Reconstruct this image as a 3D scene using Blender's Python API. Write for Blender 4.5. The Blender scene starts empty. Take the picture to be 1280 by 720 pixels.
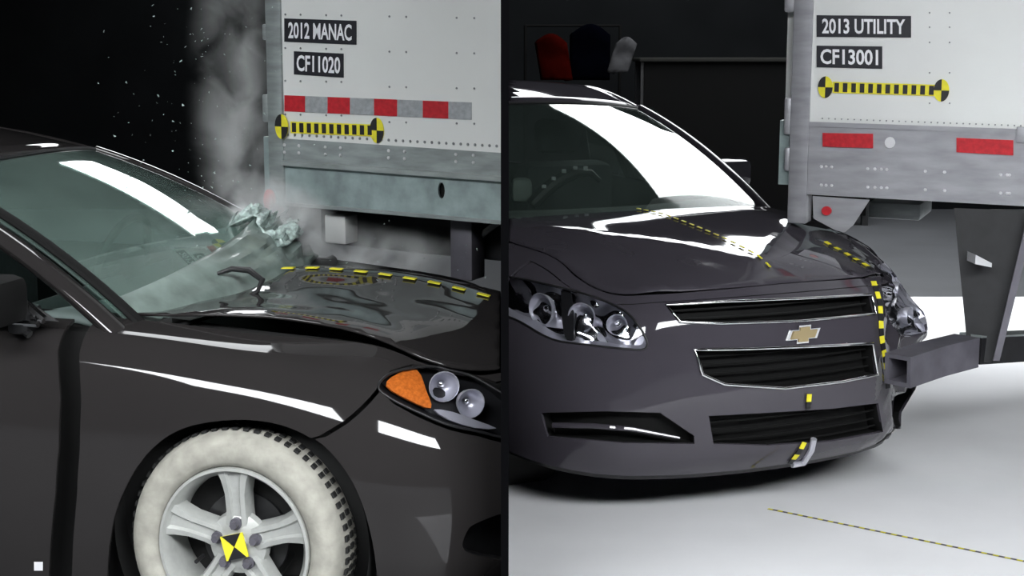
import bpy, bmesh, math, random
import numpy as np
from mathutils import Vector, Matrix, noise
from mathutils.geometry import delaunay_2d_cdt
random.seed(7)
S = bpy.context.scene
C = S.collection
PI = math.pi
# ---------------------------------------------------------------- camera
F, H, TH = 1820.0, 1.68, 0.16
cd = bpy.data.cameras.new('camera'); cam = bpy.data.objects.new('camera', cd); C.objects.link(cam)
cam.location = (0, 0, H); cam.rotation_euler = (PI/2 - TH, 0, 0)
cd.sensor_width = 36; cd.lens = F/1280*36; cd.shift_x = 9/1280; cd.clip_start = .05
S.camera = cam
# ---------------------------------------------------------------- world, exposure
S.view_settings.view_transform = 'Standard'; S.view_settings.look = 'None'
S.view_settings.gamma = 1; S.view_settings.use_curve_mapping = False
S.view_settings.exposure = 0.2
w = bpy.data.worlds.new('world'); S.world = w; w.use_nodes = True
w.node_tree.nodes['Background'].inputs[0].default_value = (.6, .7, .8, 1)
w.node_tree.nodes['Background'].inputs[1].default_value = .006
CEIL = 4.1
def rect(x, y, sx, sy): return [(x-sx/2, y-sy/2), (x+sx/2, y-sy/2), (x+sx/2, y+sy/2), (x-sx/2, y+sy/2)]
# ceiling light banks: outline seen from above, brightness, where
LIGHTS = [(rect(-1.6, 6.0, 1.2, 1.0), 7, 'the smashed car'),
          ([(-2.5, 11.5), (-.12, 10.4), (-.12, 12.8), (-.7, 12.8), (-2.1, 14.7), (-3.0, 15.0)], 8, 'the far end of the smoky bay'),
          ([(2.4, 8.3), (4.8, 8.0), (4.8, 13.4), (3.4, 15.0), (2.8, 13.8), (1.6, 13.8), (.1, 15.3), (.1, 12.3), (.75, 12.1), (.75, 11.2)], 7, 'the far end of the white bay'),
          (rect(-2.7, -.8, 4.4, 1.8), 26, 'the near end of the smoky bay, added as front fill'),  # unseen bank, added to brighten the smoky bay from the front
          (rect(2.9, -.8, 4.6, 1.8), 29, 'the near end of the white bay, added as front fill')]  # likewise added out of view, front fill for the white bay

# ---------------------------------------------------------------- materials
def mat(name, col=(.5, .5, .5), rough=.5, metal=0, coat=0, noise_s=0, noise_a=.15, bump=0, bs=40, spec=.5, emit=None, es=1, stretch=None):
    m = bpy.data.materials.new(name); m.use_nodes = True
    nt = m.node_tree; b = nt.nodes['Principled BSDF']
    b.inputs['Base Color'].default_value = (*col, 1); b.inputs['Roughness'].default_value = rough
    b.inputs['Metallic'].default_value = metal; b.inputs['Coat Weight'].default_value = coat
    b.inputs['Coat Roughness'].default_value = .04; b.inputs['Specular IOR Level'].default_value = spec
    if emit:
        b.inputs['Emission Color'].default_value = (*emit, 1); b.inputs['Emission Strength'].default_value = es
    tc = nt.nodes.new('ShaderNodeTexCoord'); mp = nt.nodes.new('ShaderNodeMapping')
    nt.links.new(tc.outputs['Object'], mp.inputs[0])
    if stretch: mp.inputs['Scale'].default_value = stretch
    if noise_s:
        n = nt.nodes.new('ShaderNodeTexNoise'); n.inputs['Scale'].default_value = noise_s; n.inputs['Detail'].default_value = 6
        r = nt.nodes.new('ShaderNodeValToRGB')
        r.color_ramp.elements[0].position = .3; r.color_ramp.elements[1].position = .7
        r.color_ramp.elements[0].color = (*[c*(1-noise_a) for c in col], 1)
        r.color_ramp.elements[1].color = (*[min(1, c*(1+noise_a)) for c in col], 1)
        nt.links.new(mp.outputs[0], n.inputs[0]); nt.links.new(n.outputs[0], r.inputs[0]); nt.links.new(r.outputs[0], b.inputs['Base Color'])
    if bump:
        n = nt.nodes.new('ShaderNodeTexNoise'); n.inputs['Scale'].default_value = bs; n.inputs['Detail'].default_value = 4
        bp = nt.nodes.new('ShaderNodeBump'); bp.inputs['Strength'].default_value = bump; bp.inputs['Distance'].default_value = .01
        nt.links.new(mp.outputs[0], n.inputs[0]); nt.links.new(n.outputs[0], bp.inputs['Height']); nt.links.new(bp.outputs[0], b.inputs['Normal'])
    return m
def glass(name, tint, rough=.01, refl=1.0, base=.05, milk=0):
    m = bpy.data.materials.new(name); m.use_nodes = True; nt = m.node_tree; nt.nodes.clear()
    o = nt.nodes.new('ShaderNodeOutputMaterial'); mx = nt.nodes.new('ShaderNodeMixShader')
    t = nt.nodes.new('ShaderNodeBsdfTransparent'); t.inputs[0].default_value = (*tint, 1)
    g = nt.nodes.new('ShaderNodeBsdfGlossy'); g.inputs['Roughness'].default_value = rough; g.inputs[0].default_value = (refl, refl, refl, 1)
    lw = nt.nodes.new('ShaderNodeLayerWeight'); lw.inputs[0].default_value = .5
    pw = nt.nodes.new('ShaderNodeMath'); pw.operation = 'POWER'; pw.inputs[1].default_value = 5
    f = nt.nodes.new('ShaderNodeMath'); f.operation = 'MULTIPLY_ADD'; f.inputs[1].default_value = .93; f.inputs[2].default_value = base
    nt.links.new(lw.outputs['Facing'], pw.inputs[0]); nt.links.new(pw.outputs[0], f.inputs[0])
    tr = t
    if milk:
        df = nt.nodes.new('ShaderNodeBsdfDiffuse'); df.inputs[0].default_value = (.55, .72, .66, 1); m2 = nt.nodes.new('ShaderNodeMixShader')
        tcn = nt.nodes.new('ShaderNodeTexCoord'); nn = nt.nodes.new('ShaderNodeTexNoise'); nn.inputs['Scale'].default_value = 3; mr = nt.nodes.new('ShaderNodeMapRange'); mr.inputs[3].default_value = milk*.4; mr.inputs[4].default_value = milk*1.8
        nt.links.new(tcn.outputs['Object'], nn.inputs[0]); nt.links.new(nn.outputs[0], mr.inputs[0]); nt.links.new(mr.outputs[0], m2.inputs[0]); nt.links.new(t.outputs[0], m2.inputs[1]); nt.links.new(df.outputs[0], m2.inputs[2]); tr = m2
    nt.links.new(f.outputs[0], mx.inputs[0]); nt.links.new(tr.outputs[0], mx.inputs[1]); nt.links.new(g.outputs[0], mx.inputs[2])
    nt.links.new(mx.outputs[0], o.inputs[0]); return m
M = dict(
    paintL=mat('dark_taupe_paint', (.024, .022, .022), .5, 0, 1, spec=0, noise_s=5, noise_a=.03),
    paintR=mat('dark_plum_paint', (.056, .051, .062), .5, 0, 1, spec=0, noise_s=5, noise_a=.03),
    rubber=mat('black_rubber', (.008, .008, .008), .7, noise_s=30),
    trim=mat('black_trim', (.012, .012, .013), .45, noise_s=60),
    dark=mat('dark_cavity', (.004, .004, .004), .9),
    chrome=mat('chrome', (.75, .75, .76), .12, 1, noise_s=80, noise_a=.05),
    chromed=mat('brushed_lamp_bowl', (.62, .62, .68), .32, .6),
    amber=mat('amber_reflector', (.55, .14, .02), .25, 0, .8, noise_s=120, noise_a=.25),
    alloy=mat('silver_alloy', (.50, .51, .49), .35, .35, .3, noise_s=50, noise_a=.06),
    chalk=mat('chalked_tyre', (.34, .33, .29), .85, noise_s=25, noise_a=.18, bump=.1, bs=120),
    yellow=mat('marker_yellow', (.80, .72, .03), .6, noise_s=40, noise_a=.08),
    black=mat('marker_black', (.01, .01, .012), .5, noise_s=50),
    white=mat('trailer_white', (.74, .75, .74), .35, 0, .3, noise_s=3, noise_a=.03),
    label=mat('label_black', (.012, .012, .018), .45, noise_s=50),
    letter=mat('label_letter', (.85, .85, .88), .5),
    red=mat('tape_red', (.50, .02, .03), .35, 0, .4, noise_s=60, noise_a=.2),
    silver=mat('tape_silver', (.42, .44, .46), .35, .3, .3, noise_s=60, noise_a=.15),
    alu=mat('mill_aluminium', (.30, .33, .33), .42, .35, noise_s=9, noise_a=.22, stretch=(1, 1, 4)),
    aluR=mat('rail_aluminium', (.36, .36, .385), .4, .35, noise_s=7, noise_a=.16, stretch=(1, 1, 4)),
    galv=mat('galvanised_sheet', (.30, .37, .37), .45, .3, noise_s=14, noise_a=.25),
    steel=mat('black_steel', (.008, .008, .010), .6, .0, noise_s=20, noise_a=.4),
    greysteel=mat('grey_painted_steel', (.11, .105, .125), .5, .2, noise_s=12, noise_a=.2),
    rivet=mat('rivet', (.32, .33, .34), .4, .6),
    rivetl=mat('bright_rivet', (.8, .8, .82), .35, .4),
    floor=mat('grey_concrete', (.06, .062, .067), .45, noise_s=2, noise_a=.12),
    floorw=mat('white_concrete', (.78, .78, .80), .75, spec=.25, noise_s=1.3, noise_a=.06, bump=.02, bs=6),
    wall=mat('black_wall', (.006, .0065, .007), 1, noise_s=2, spec=0),
    part=mat('matt_black_partition', (.003, .003, .0035), 1, spec=.0),
    lamp=mat('light_diffuser', (.9, .9, .9), .5, emit=(.95, .98, 1), es=1),
    cabin=mat('cabin_grey_plastic', (.05, .06, .06), .7, noise_s=20),
    dash=mat('dusty_dashboard', (.20, .25, .24), .85, noise_s=6, noise_a=.25),
    dashR=mat('dark_dashboard', (.12, .13, .125), .7, noise_s=6, noise_a=.25),
    seat=mat('seat_fabric', (.035, .04, .042), .9, noise_s=50),
    airbag=mat('white_airbag', (.35, .38, .36), .9, noise_s=8),
    shard=mat('crazed_glass', (.42, .52, .49), .4, 0, .3, noise_s=60, noise_a=.5, bump=.4, bs=90),
    haze_glass=mat('dusty_crumpled_glass', (.17, .22, .20), .5, 0, .3, noise_s=9, noise_a=.35, bump=.12, bs=30),
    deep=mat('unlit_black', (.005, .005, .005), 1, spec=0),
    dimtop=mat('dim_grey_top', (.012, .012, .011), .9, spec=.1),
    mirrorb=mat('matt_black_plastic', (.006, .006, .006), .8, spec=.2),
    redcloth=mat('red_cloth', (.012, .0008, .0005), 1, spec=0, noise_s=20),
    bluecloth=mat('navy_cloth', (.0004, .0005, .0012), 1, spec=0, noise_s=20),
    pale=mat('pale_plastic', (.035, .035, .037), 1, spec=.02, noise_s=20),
    gold=mat('gold_badge', (.55, .43, .22), .3, .8, .5),
)
M['glassL'] = glass('green_windshield_glass', (.62, .74, .70), base=.06, milk=.11)
M['glassR'] = glass('veiled_windshield_glass', (.7, .74, .72), base=.08, milk=.03)  # milk is a pale veil in the glass that lightens the dark cabin
M['lens'] = glass('clear_lamp_lens', (.92, .92, .95))

# ---------------------------------------------------------------- object helpers
def tag(o, label=None, cat=None, group=None, kind=None):
    if label: o['label'] = label
    if cat: o['category'] = cat
    if group: o['group'] = group
    if kind: o['kind'] = kind
    return o
def empty(name, loc, label=None, cat=None, group=None):
    o = bpy.data.objects.new(name, None); C.objects.link(o); o.location = loc; o.empty_display_size = .1
    return tag(o, label, cat, group)
GAP = {'L': (-.0105, -1), 'R': (.0105, 1)}
def orig(o):
    v = Vector((0, 0, 0))
    while o is not None: v += o.location; o = o.parent
    return v
def part(name, vf, m, parent=None, bay=None, smooth=True, label=None, fn=None, solid=0, kind=None, loc=None, bevel=0, nrm=None, rim=True):
    """mesh object from world space verts (fn maps local -> world); cut at the partition's face"""
    vs, fs = vf
    if fn: vs = [fn(v) for v in vs]
    bm = bmesh.new(); ly = bm.verts.layers.float_vector.new('nrm') if nrm is not None else None
    bv = [bm.verts.new(v) for v in vs]
    if nrm is not None:
        for q, n_ in zip(bv, nrm): q[ly] = n_
    for f in fs:
        try: bm.faces.new([bv[i] for i in f])
        except ValueError: pass
    if solid: 
        bm.normal_update()
    if bay:
        x0, sg = GAP[bay]
        bmesh.ops.bisect_plane(bm, geom=bm.verts[:]+bm.edges[:]+bm.faces[:], plane_co=(x0+sg*(.004 if solid or bevel else 0), 0, 0), plane_no=(-sg, 0, 0), clear_outer=True)
    if not bm.verts: bm.free(); return None
    L0 = Vector(loc) if loc else (orig(parent) if parent else Vector((0, 0, 0)))
    for v in bm.verts: v.co -= L0
    me = bpy.data.meshes.new(name); bm.to_mesh(me); bm.free()
    me.materials.append(m)
    if smooth:
        for p in me.polygons: p.use_smooth = True
        try: me.set_sharp_from_angle(angle=math.radians(35 if smooth is True else smooth))
        except Exception: pass
    if nrm is not None:
        N_ = [tuple(a.vector) for a in me.attributes['nrm'].data]; me.attributes.remove(me.attributes['nrm'])
        at_ = me.attributes.get('sharp_edge')
        if at_: me.attributes.remove(at_)
        me.normals_split_custom_set_from_vertices(N_)
    o = bpy.data.objects.new(name, me); C.objects.link(o)
    if parent: o.parent = parent; o.location = L0 - orig(parent)
    else: o.location = L0
    if solid:
        md = o.modifiers.new('thickness', 'SOLIDIFY'); md.thickness = solid; md.offset = -1; md.use_rim = rim
    return tag(o, label, None, None, kind)
def box(x0, x1, y0, y1, z0, z1):
    v = [(x, y, z) for x in (x0, x1) for y in (y0, y1) for z in (z0, z1)]
    return v, [(0, 1, 3, 2), (4, 6, 7, 5), (0, 4, 5, 1), (2, 3, 7, 6), (0, 2, 6, 4), (1, 5, 7, 3)]
def bbox(x0, x1, y0, y1, z0, z1, b=.01):
    """chamfered box"""
    bm = bmesh.new(); v, f = box(x0, x1, y0, y1, z0, z1)
    bv = [bm.verts.new(p) for p in v]
    for q in f: bm.faces.new([bv[i] for i in q])
    bmesh.ops.recalc_face_normals(bm, faces=bm.faces[:])
    bmesh.ops.bevel(bm, geom=bm.edges[:], offset=b, segments=2, affect='EDGES', profile=.5)
    bm.verts.index_update(); r = ([tuple(q.co) for q in bm.verts], [[q.index for q in ff.verts] for ff in bm.faces]); bm.free(); return r
def join(*a):
    V, Fc = [], []
    for v, f in a:
        n = len(V); V += list(v); Fc += [[i+n for i in q] for q in f]
    return V, Fc
def tube(pts, r, n=8, closed=False, flat=1.0):
    pts = [Vector(p) for p in pts]; V, Fc = [], []; N = len(pts); up = None
    for i, p in enumerate(pts):
        a = pts[i-1] if (i or closed) else p; b = pts[(i+1) % N] if (i < N-1 or closed) else p
        t = (b-a).normalized()
        if up is None: up = Vector((0, 0, 1)) if abs(t.z) < .9 else Vector((1, 0, 0))
        s = t.cross(up).normalized(); u2 = s.cross(t).normalized(); up = u2
        rr = r[i] if isinstance(r, (list, tuple)) else r
        for k in range(n):
            an = 2*PI*k/n; V.append(p+s*math.cos(an)*rr+u2*math.sin(an)*rr*flat)
    for i in range(N if closed else N-1):
        j = (i+1) % N
        for k in range(n): Fc.append([i*n+k, i*n+(k+1) % n, j*n+(k+1) % n, j*n+k])
    if not closed: Fc += [list(range(n))[::-1], [(N-1)*n+k for k in range(n)]]
    return V, Fc
def grid(nu, nv, f):
    V = [f(i/nu, j/nv) for i in range(nu+1) for j in range(nv+1)]
    return V, [[i*(nv+1)+j, (i+1)*(nv+1)+j, (i+1)*(nv+1)+j+1, i*(nv+1)+j+1] for i in range(nu) for j in range(nv)]
def lathe(prof, n=48, arc=2*PI):
    """profile of (radius, depth) about the y axis"""
    V = [(r*math.cos(2*PI*k/n), d, r*math.sin(2*PI*k/n)) for k in range(n) for r, d in prof]; m = len(prof)
    return V, [[k*m+i, k*m+i+1, ((k+1) % n)*m+i+1, ((k+1) % n)*m+i] for k in range(n) for i in range(m-1)]
def prism(poly, d0, d1, ax=1):
    """2-D polygon extruded between two depths along axis ax"""
    n = len(poly); V = []
    for d in (d0, d1):
        for a, b in poly: p = [a, b]; p.insert(ax, d); V.append(tuple(p))
    return V, [list(range(n)), list(range(n, 2*n))[::-1]]+[[i, (i+1) % n, n+(i+1) % n, n+i] for i in range(n)]

# ---------------------------------------------------------------- measuring: a line of sight through a point of the photograph
def ray(px, py):
    x, v = (px-631)/F, (py-360)/F
    return Vector((x, math.cos(TH)-v*math.sin(TH), -math.sin(TH)-v*math.cos(TH)))
def at(px, py, Y): r = ray(px, py); return Vector((0, 0, H))+r*(Y/r.y)
def proj(p):
    x, y, z = p[0], p[1], p[2]-H; c, s = math.cos(TH), math.sin(TH); d = y*c-z*s
    return 631+F*x/d, 360-F*(z*c+y*s)/d

# ================================================================ the setting
def struct(name, vf, m, **k): return tag(part(name, vf, m, **k), kind='structure')
BACK = 15.8
struct('floor', box(-7, 7, -3.2, BACK, -.1, 0), M['floor'], smooth=False)
fp = part('white_floor_zone', box(.011, 6.6, 3.0, 10.0, .0005, .004), M['floorw'], smooth=False); tag(fp, kind='structure')  # white floor sheet over the grey, ending at a straight far edge
struct('wall_back', box(-7, 7, BACK, BACK+.15, 0, CEIL+.7), M['wall'], smooth=False)
struct('wall_left', box(-7.15, -7, -3.2, BACK, 0, CEIL+.7), M['wall'], smooth=False)
struct('wall_right', box(7, 7.15, -3.2, BACK, 0, CEIL+.7), M['wall'], smooth=False)
struct('ceiling', box(-7.15, 7.15, -3.2, BACK+.15, CEIL+.7, CEIL+.8), M['wall'], smooth=False)
struct('wall_middle', box(-.0101, .0101, 3.68, BACK-.01, .001, CEIL+.69), M['part'], smooth=False)
def ceiling_bank(P, es, where):
    cx = sum(p[0] for p in P)/len(P); cy = sum(p[1] for p in P)/len(P)
    t = empty('ceiling_light', (cx, cy, CEIL), 'bank of white ceiling light panels hung over '+where, 'light')
    big = [(cx+(x-cx)*1.03, cy+(y-cy)*1.03) for x, y in P]; big = [(x if x*cx > 0 and abs(x) > .06 else math.copysign(.06, cx), y) for x, y in big]
    n = len(P); V = [(x, y, z) for z in (CEIL-.01, CEIL+.14) for x, y in big]
    part('light_housing', (V, [[i, (i+1) % n, n+(i+1) % n, n+i] for i in range(n)]+[list(range(n, 2*n))]), M['trim'], t, smooth=False)
    for q in (0, 1): part('hanger', box(cx+q*.5-.01, cx+q*.5+.01, cy-.01, cy+.01, CEIL+.14, CEIL+.7), M['trim'], t, smooth=False)
    m = M['lamp'].copy(); m.node_tree.nodes['Principled BSDF'].inputs['Emission Strength'].default_value = es
    part('diffuser', prism(P, CEIL+.03, CEIL+.05, 2), m, t, smooth=False)
for a_ in LIGHTS: ceiling_bank(*a_)

# ================================================================ car surfaces (car space: x forward from the front axle, y to the car's left)
PLAN = [(-3.3, .80), (-2.4, .87), (-1.5, .895), (-.5, .90), (0, .905), (.38, .885), (.62, .81), (.79, .67), (.885, .48), (.935, .24), (.95, 0)]
NP = len(PLAN)-1
PLAN = PLAN+[(x, -y) for x, y in PLAN[:-1][::-1]]         # carries on round the other side
def prof_at(k):
    k = NP-abs(k-NP)
    P = [[(.07, .12), (.02, .32), (0, .55), (.01, .74), (.045, .86), (.07, .93), (.10, .97)]]*3+[
        [(.06, .12), (.02, .32), (0, .52), (.01, .70), (.045, .84), (.10, .915), (.19, .945)],
        [(.05, .2), (.015, .32), (0, .50), (.005, .66), (.035, .79), (.10, .87), (.20, .91)],
        [(.05, .2), (.02, .32), (0, .47), (.01, .60), (.05, .72), (.12, .815), (.24, .88)],
        [(.05, .19), (.02, .3), (0, .44), (.01, .56), (.045, .66), (.11, .755), (.21, .82)],
        [(.06, .18), (.02, .27), (0, .40), (.01, .52), (.035, .62), (.085, .72), (.16, .785)],
        [(.07, .175), (.02, .25), (0, .38), (0, .51), (.015, .63), (.05, .735), (.11, .795)],
        [(.08, .17), (.02, .25), (0, .38), (0, .51), (.012, .63), (.04, .74), (.10, .805)],
        [(.08, .17), (.02, .25), (0, .38), (0, .51), (.012, .63), (.035, .74), (.10, .81)]]
    return P[k]
TAB = np.array([[(d, z) for d, z in prof_at(k)] for k in range(2*NP+1)])
PL = np.array([(x, -y) for x, y in PLAN])
def cr(A, t):
    n = len(A)-1; i = int(min(max(math.floor(t), 0), n-1)); f = t-i
    p0, p1, p2, p3 = A[max(i-1, 0)], A[i], A[i+1], A[min(i+2, n)]
    return .5*((2*p1)+(-p0+p2)*f+(2*p0-5*p1+4*p2-p3)*f*f+(-p0+3*p1-3*p2+p3)*f**3)
def side(s, v, off=0.0):
    """body shell: s runs round the plan outline (right rear -> nose -> left rear), v from sill (0) to hood edge (6)"""
    p = cr(PL, s); e = .05; t = cr(PL, min(s+e, 2*NP))-cr(PL, max(s-e, 0)); t = t/np.hypot(*t)
    n = np.array([t[1], -t[0]])
    q = cr(cr(TAB, s), v)
    p = p-n*(q[0]+off)
    return np.array([p[0], p[1], q[1]])
class Car:
    def __init__(self, X, Y, a, sx, sy, sz, bay):
        self.o = (X, Y); self.a = a; self.s = (sx, sy, sz); self.bay = bay; self.warp = None; self.g = None
    def w(self, p):
        if self.warp: p = self.warp(p)
        x, y, z = p[0]*self.s[0], p[1]*self.s[1], p[2]*self.s[2]; c, s = math.cos(self.a), math.sin(self.a)
        return Vector((self.o[0]+x*c+y*s, self.o[1]-x*s+y*c, z))
    def inv(self, px, py):
        """surface parameters of the shell point seen at a point of the photograph"""
        if self.g is None:
            self.g = []
            for i in range(0, 2*NP*8+1):
                for j in range(0, 6*6+1):
                    s, v = i/8, j/6; p = self.w(side(s, v)); q = self.w(side(s+.02, v)); r = self.w(side(s, v+.02))
                    n = (q-p).cross(r-p); self.g.append((s, v, *proj(p), n.dot(p-Vector((0, 0, H)))))
            self.g = np.array(self.g)
        g = self.g[self.g[:, 4] < 0]
        d = (g[:, 2]-px)**2+(g[:, 3]-py)**2; s, v = g[d.argmin(), :2]
        for _ in range(6):
            p = np.array(proj(self.w(side(s, v)))); e = np.array([px, py])-p
            J = np.stack([np.array(proj(self.w(side(s+.01, v))))-p, np.array(proj(self.w(side(s, v+.01))))-p], 1)/.01
            try: dd = np.linalg.solve(J.T@J+np.eye(2)*20, J.T@e)
            except Exception: break
            s = min(max(s+np.clip(dd[0], -.2, .2), 0), 2*NP); v = min(max(v+np.clip(dd[1], -.2, .2), 0), 6)
        return float(s), float(v)
    def ray_plane(self, px, py, f):
        """car-space point on the surface f(x, y, z) = 0 along the line of sight"""
        r = ray(px, py); o = Vector((0, 0, H)); c, s = math.cos(self.a), math.sin(self.a)
        def loc(t):
            p = o+r*t; dx, dy = p.x-self.o[0], p.y-self.o[1]
            return ((dx*c-dy*s)/self.s[0], (dx*s+dy*c)/self.s[1], p.z/self.s[2])
        t, st = 2.5, .02; a = f(*loc(t))
        while t < 12:
            b = f(*loc(t+st))
            if (a < 0) != (b < 0):
                lo, hi = t, t+st
                for _ in range(20):
                    mid = (lo+hi)/2
                    if (f(*loc(mid)) < 0) == (a < 0): lo = mid
                    else: hi = mid
                return loc(lo)
            a = b; t += st
        return loc(t)
def inpoly(x, y, P):
    r = False; n = len(P)
    for i in range(n):
        x1, y1 = P[i]; x2, y2 = P[(i+1) % n]
        if (y1 > y) != (y2 > y) and x < (x2-x1)*(y-y1)/(y2-y1)+x1: r = not r
    return r
def smoothpoly(P, n=6, closed=True):
    """Catmull-Rom through the points"""
    A = [np.array(p, float) for p in P]; N = len(A); out = []
    for i in range(N if closed else N-1):
        g = (lambda k: A[k % N]) if closed else (lambda k: A[min(max(k, 0), N-1)])
        p0, p1, p2, p3 = g(i-1), g(i), g(i+1), g(i+2)
        for k in range(n):
            f = k/n; out.append(.5*((2*p1)+(-p0+p2)*f+(2*p0-5*p1+4*p2-p3)*f*f+(-p0+3*p1-3*p2+p3)*f**3))
    if not closed: out.append(A[-1])
    return [tuple(p) for p in out]
def dense(P, d, closed=True):
    out = []
    for i in range(len(P) if closed else len(P)-1):
        a, b = np.array(P[i]), np.array(P[(i+1) % len(P)]); n = max(1, int(np.hypot(*(b-a))/d))
        out += [tuple(a+(b-a)*k/n) for k in range(n)]
    if not closed: out.append(P[-1])
    return out
def patch(outline, fn, du, dv, holes=()):
    """triangulated sheet: outline and holes in a 2-D domain, fn lifts to car space"""
    loops = [outline]+list(holes); V, E = [], []
    for L in loops:
        b = len(V); V += [Vector(p) for p in L]; E += [(b+i, b+(i+1) % len(L)) for i in range(len(L))]
    us = [p[0] for p in outline]; vs = [p[1] for p in outline]
    B = np.array([(p[0]/du, p[1]/dv) for L in loops for p in L])
    def inp(X, Y, P):
        r = np.zeros(len(X), bool); P = np.array(P)
        for (x1, y1), (x2, y2) in zip(P, np.roll(P, -1, 0)):
            if y1 == y2: continue
            r ^= ((y1 > Y) != (y2 > Y)) & (X < (x2-x1)*(Y-y1)/(y2-y1)+x1)
        return r
    us_ = np.arange(math.floor(min(us)/du)*du, max(us), du); X, Y = [], []
    for k, u in enumerate(us_):
        y = np.arange(math.floor(min(vs)/dv)*dv+(dv/2 if k % 2 else 0), max(vs), dv); X.append(np.full(len(y), u)); Y.append(y)
    X, Y = np.concatenate(X), np.concatenate(Y); ok = inp(X, Y, outline)
    for h_ in holes: ok &= ~inp(X, Y, h_)
    X, Y = X[ok], Y[ok]
    if len(X):
        dm = np.min(((np.stack([X/du, Y/dv], 1)[:, None]-B[None])**2).sum(2), 1) if len(X)*len(B) < 3e7 else np.ones(len(X))
        V += [Vector((float(a), float(b))) for a, b in zip(X[dm > .3], Y[dm > .3])]
    v2, e2, f2, *_ = delaunay_2d_cdt(V, E, [], 0, 1e-5)
    cx = np.array([sum(v2[i].x for i in f)/3 for f in f2]); cy = np.array([sum(v2[i].y for i in f)/3 for f in f2])
    ok = inp(cx, cy, outline)
    for h_ in holes: ok &= ~inp(cx, cy, h_)
    fs = [list(f) for f, o_ in zip(f2, ok) if o_]
    return [fn(p.x, p.y) for p in v2], fs
def orient(vf, car, toward=None):
    """make the faces look away from the car's middle"""
    V, Fc = vf; out = []
    c0 = np.array([-.4, 0, .45])
    for f in Fc:
        a, b, c = (np.array(V[i], float) for i in f[:3]); n = np.cross(b-a, c-a)
        out.append(f if n.dot((a+b+c)/3-c0) > 0 else f[::-1])
    return V, out
def rbf(pts):
    P = np.array(pts, float); X = P[:, :2]; n = len(P)
    def k(A, B):
        r2 = ((A[:, None]-B[None])**2).sum(-1); return r2*np.log(np.sqrt(r2)+1e-9)
    K = k(X, X)+np.eye(n)*4e-3; Q = np.c_[np.ones(n), X]
    A = np.block([[K, Q], [Q.T, np.zeros((3, 3))]]); wgt = np.linalg.solve(A, np.r_[P[:, 2], 0, 0, 0])
    return lambda x, y: float(k(np.array([[x, y]]), X)[0]@wgt[:n]+wgt[n]+wgt[n+1]*x+wgt[n+2]*y)
def hood_surface():
    pts = []
    for i in range(0, 29):
        s = 2.6+i*(2*NP-5.2)/28; p = side(s, 6); pts.append(tuple(p))
    for x, z in ((-.55, .99), (-.28, .965), (0, .955), (.2, .935), (.4, .91), (.6, .875), (.74, .845)): pts.append((x, 0, z)); pts.append((x, .3, z-.006)); pts.append((x, -.3, z-.006))
    return rbf(pts)
HOOD = hood_surface()
def hood_edge(v=6, off=.004, s0=2.9, n=60):
    return [tuple(side(s0+i*(2*NP-2*s0)/n, v, off)[:2]) for i in range(n+1)]
def ws(u, v):
    """windshield: u across (-1 right .. 1 left), v 0 at the cowl .. 1 at the header"""
    yb, yt = .74*u, .57*u
    b = np.array([-.22-.19*abs(u)**2.2, yb, .955-.03*u*u]); t = np.array([-1.10-.13*abs(u)**2.2, yt, 1.37-.035*u*u])
    p = b*(1-v)+t*v; bul = 4*v*(1-v)
    return p+np.array([.01, 0, .035])*bul
def roof(u, v):
    """roof: v 0 at the header .. 1 at the tail"""
    t = ws(u, 1.03); x = t[0]-v*1.7
    z = t[2]+.085*math.sin(min(v*1.3, .5)*PI)-(max(v-.5, 0)**2)*.35
    return np.array([x, t[1]*(1+.06*math.sin(v*PI)), z])
UP = Vector((0, 0, 1))
def shell(car, name, sv, m, parent, off=0.0, du=.045, dv=.07, solid=.006, holes=(), label=None, kind=None, wob=0, smooth=50):
    fn = (lambda s, v: side(s, v, off)) if not wob else (lambda s, v: side(s, v, off+wob*noise.noise(Vector((s*2.3, v*2.1, 4)))))
    uv, fs = patch(sv, lambda s, v: (s, v), du, dv, holes); W = car.w
    P = [W(fn(*q)) for q in uv]; N = []
    for (s, v), p in zip(uv, P):
        e = .01; n_ = (W(fn(s+e, v))-W(fn(s-e, v))).cross(W(fn(s, v+e))-W(fn(s, v-e)))
        N.append(n_.normalized())
    cen = W((-.4, 0, .45)); mid = len(P)//2
    if sum(1 for p, n_ in zip(P, N) if n_.dot(p-cen) > 0) < len(P)/2: N = [-n_ for n_ in N]
    fs = [f if (P[f[1]]-P[f[0]]).cross(P[f[2]]-P[f[0]]).dot(N[f[0]]) > 0 else f[::-1] for f in fs]
    cnt = {}
    for f in fs:
        for a, b in zip(f, f[1:]+f[:1]): cnt[(a, b)] = 1
    bd = [(a, b) for a, b in cnt if (b, a) not in cnt]
    V, NN, Fc = list(P), list(N), list(fs); t = max(solid, .004)*1.6
    for a, b in bd:
        d = (P[b]-P[a]).normalized(); n_ = (d.cross(N[a])).normalized(); k = len(V)
        V += [P[a], P[b], P[b]-N[b]*t, P[a]-N[a]*t]; NN += [n_]*4; Fc.append([k+1, k, k+3, k+2])
    return part(name, (V, Fc), m, parent, car.bay, 180, label, kind=kind, nrm=NN if smooth > 20 else None)
def svp(car, px, n=5, closed=True, sm=True):
    P = smoothpoly(px, n, closed) if sm else dense(px, 12, closed)
    return [car.inv(*p) for p in P]
def on_shell(car, sv, off=0.0): return [tuple(side(s, v, off)) for s, v in sv]
def frame_tube(car, name, sv, r, m, parent, off=-.004, closed=True, label=None, n=8, flat=1):
    pts = [car.w(p) for p in on_shell(car, sv, off)]
    return part(name, tube(pts, r, n, closed, flat), m, parent, car.bay, 60, label)
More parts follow.
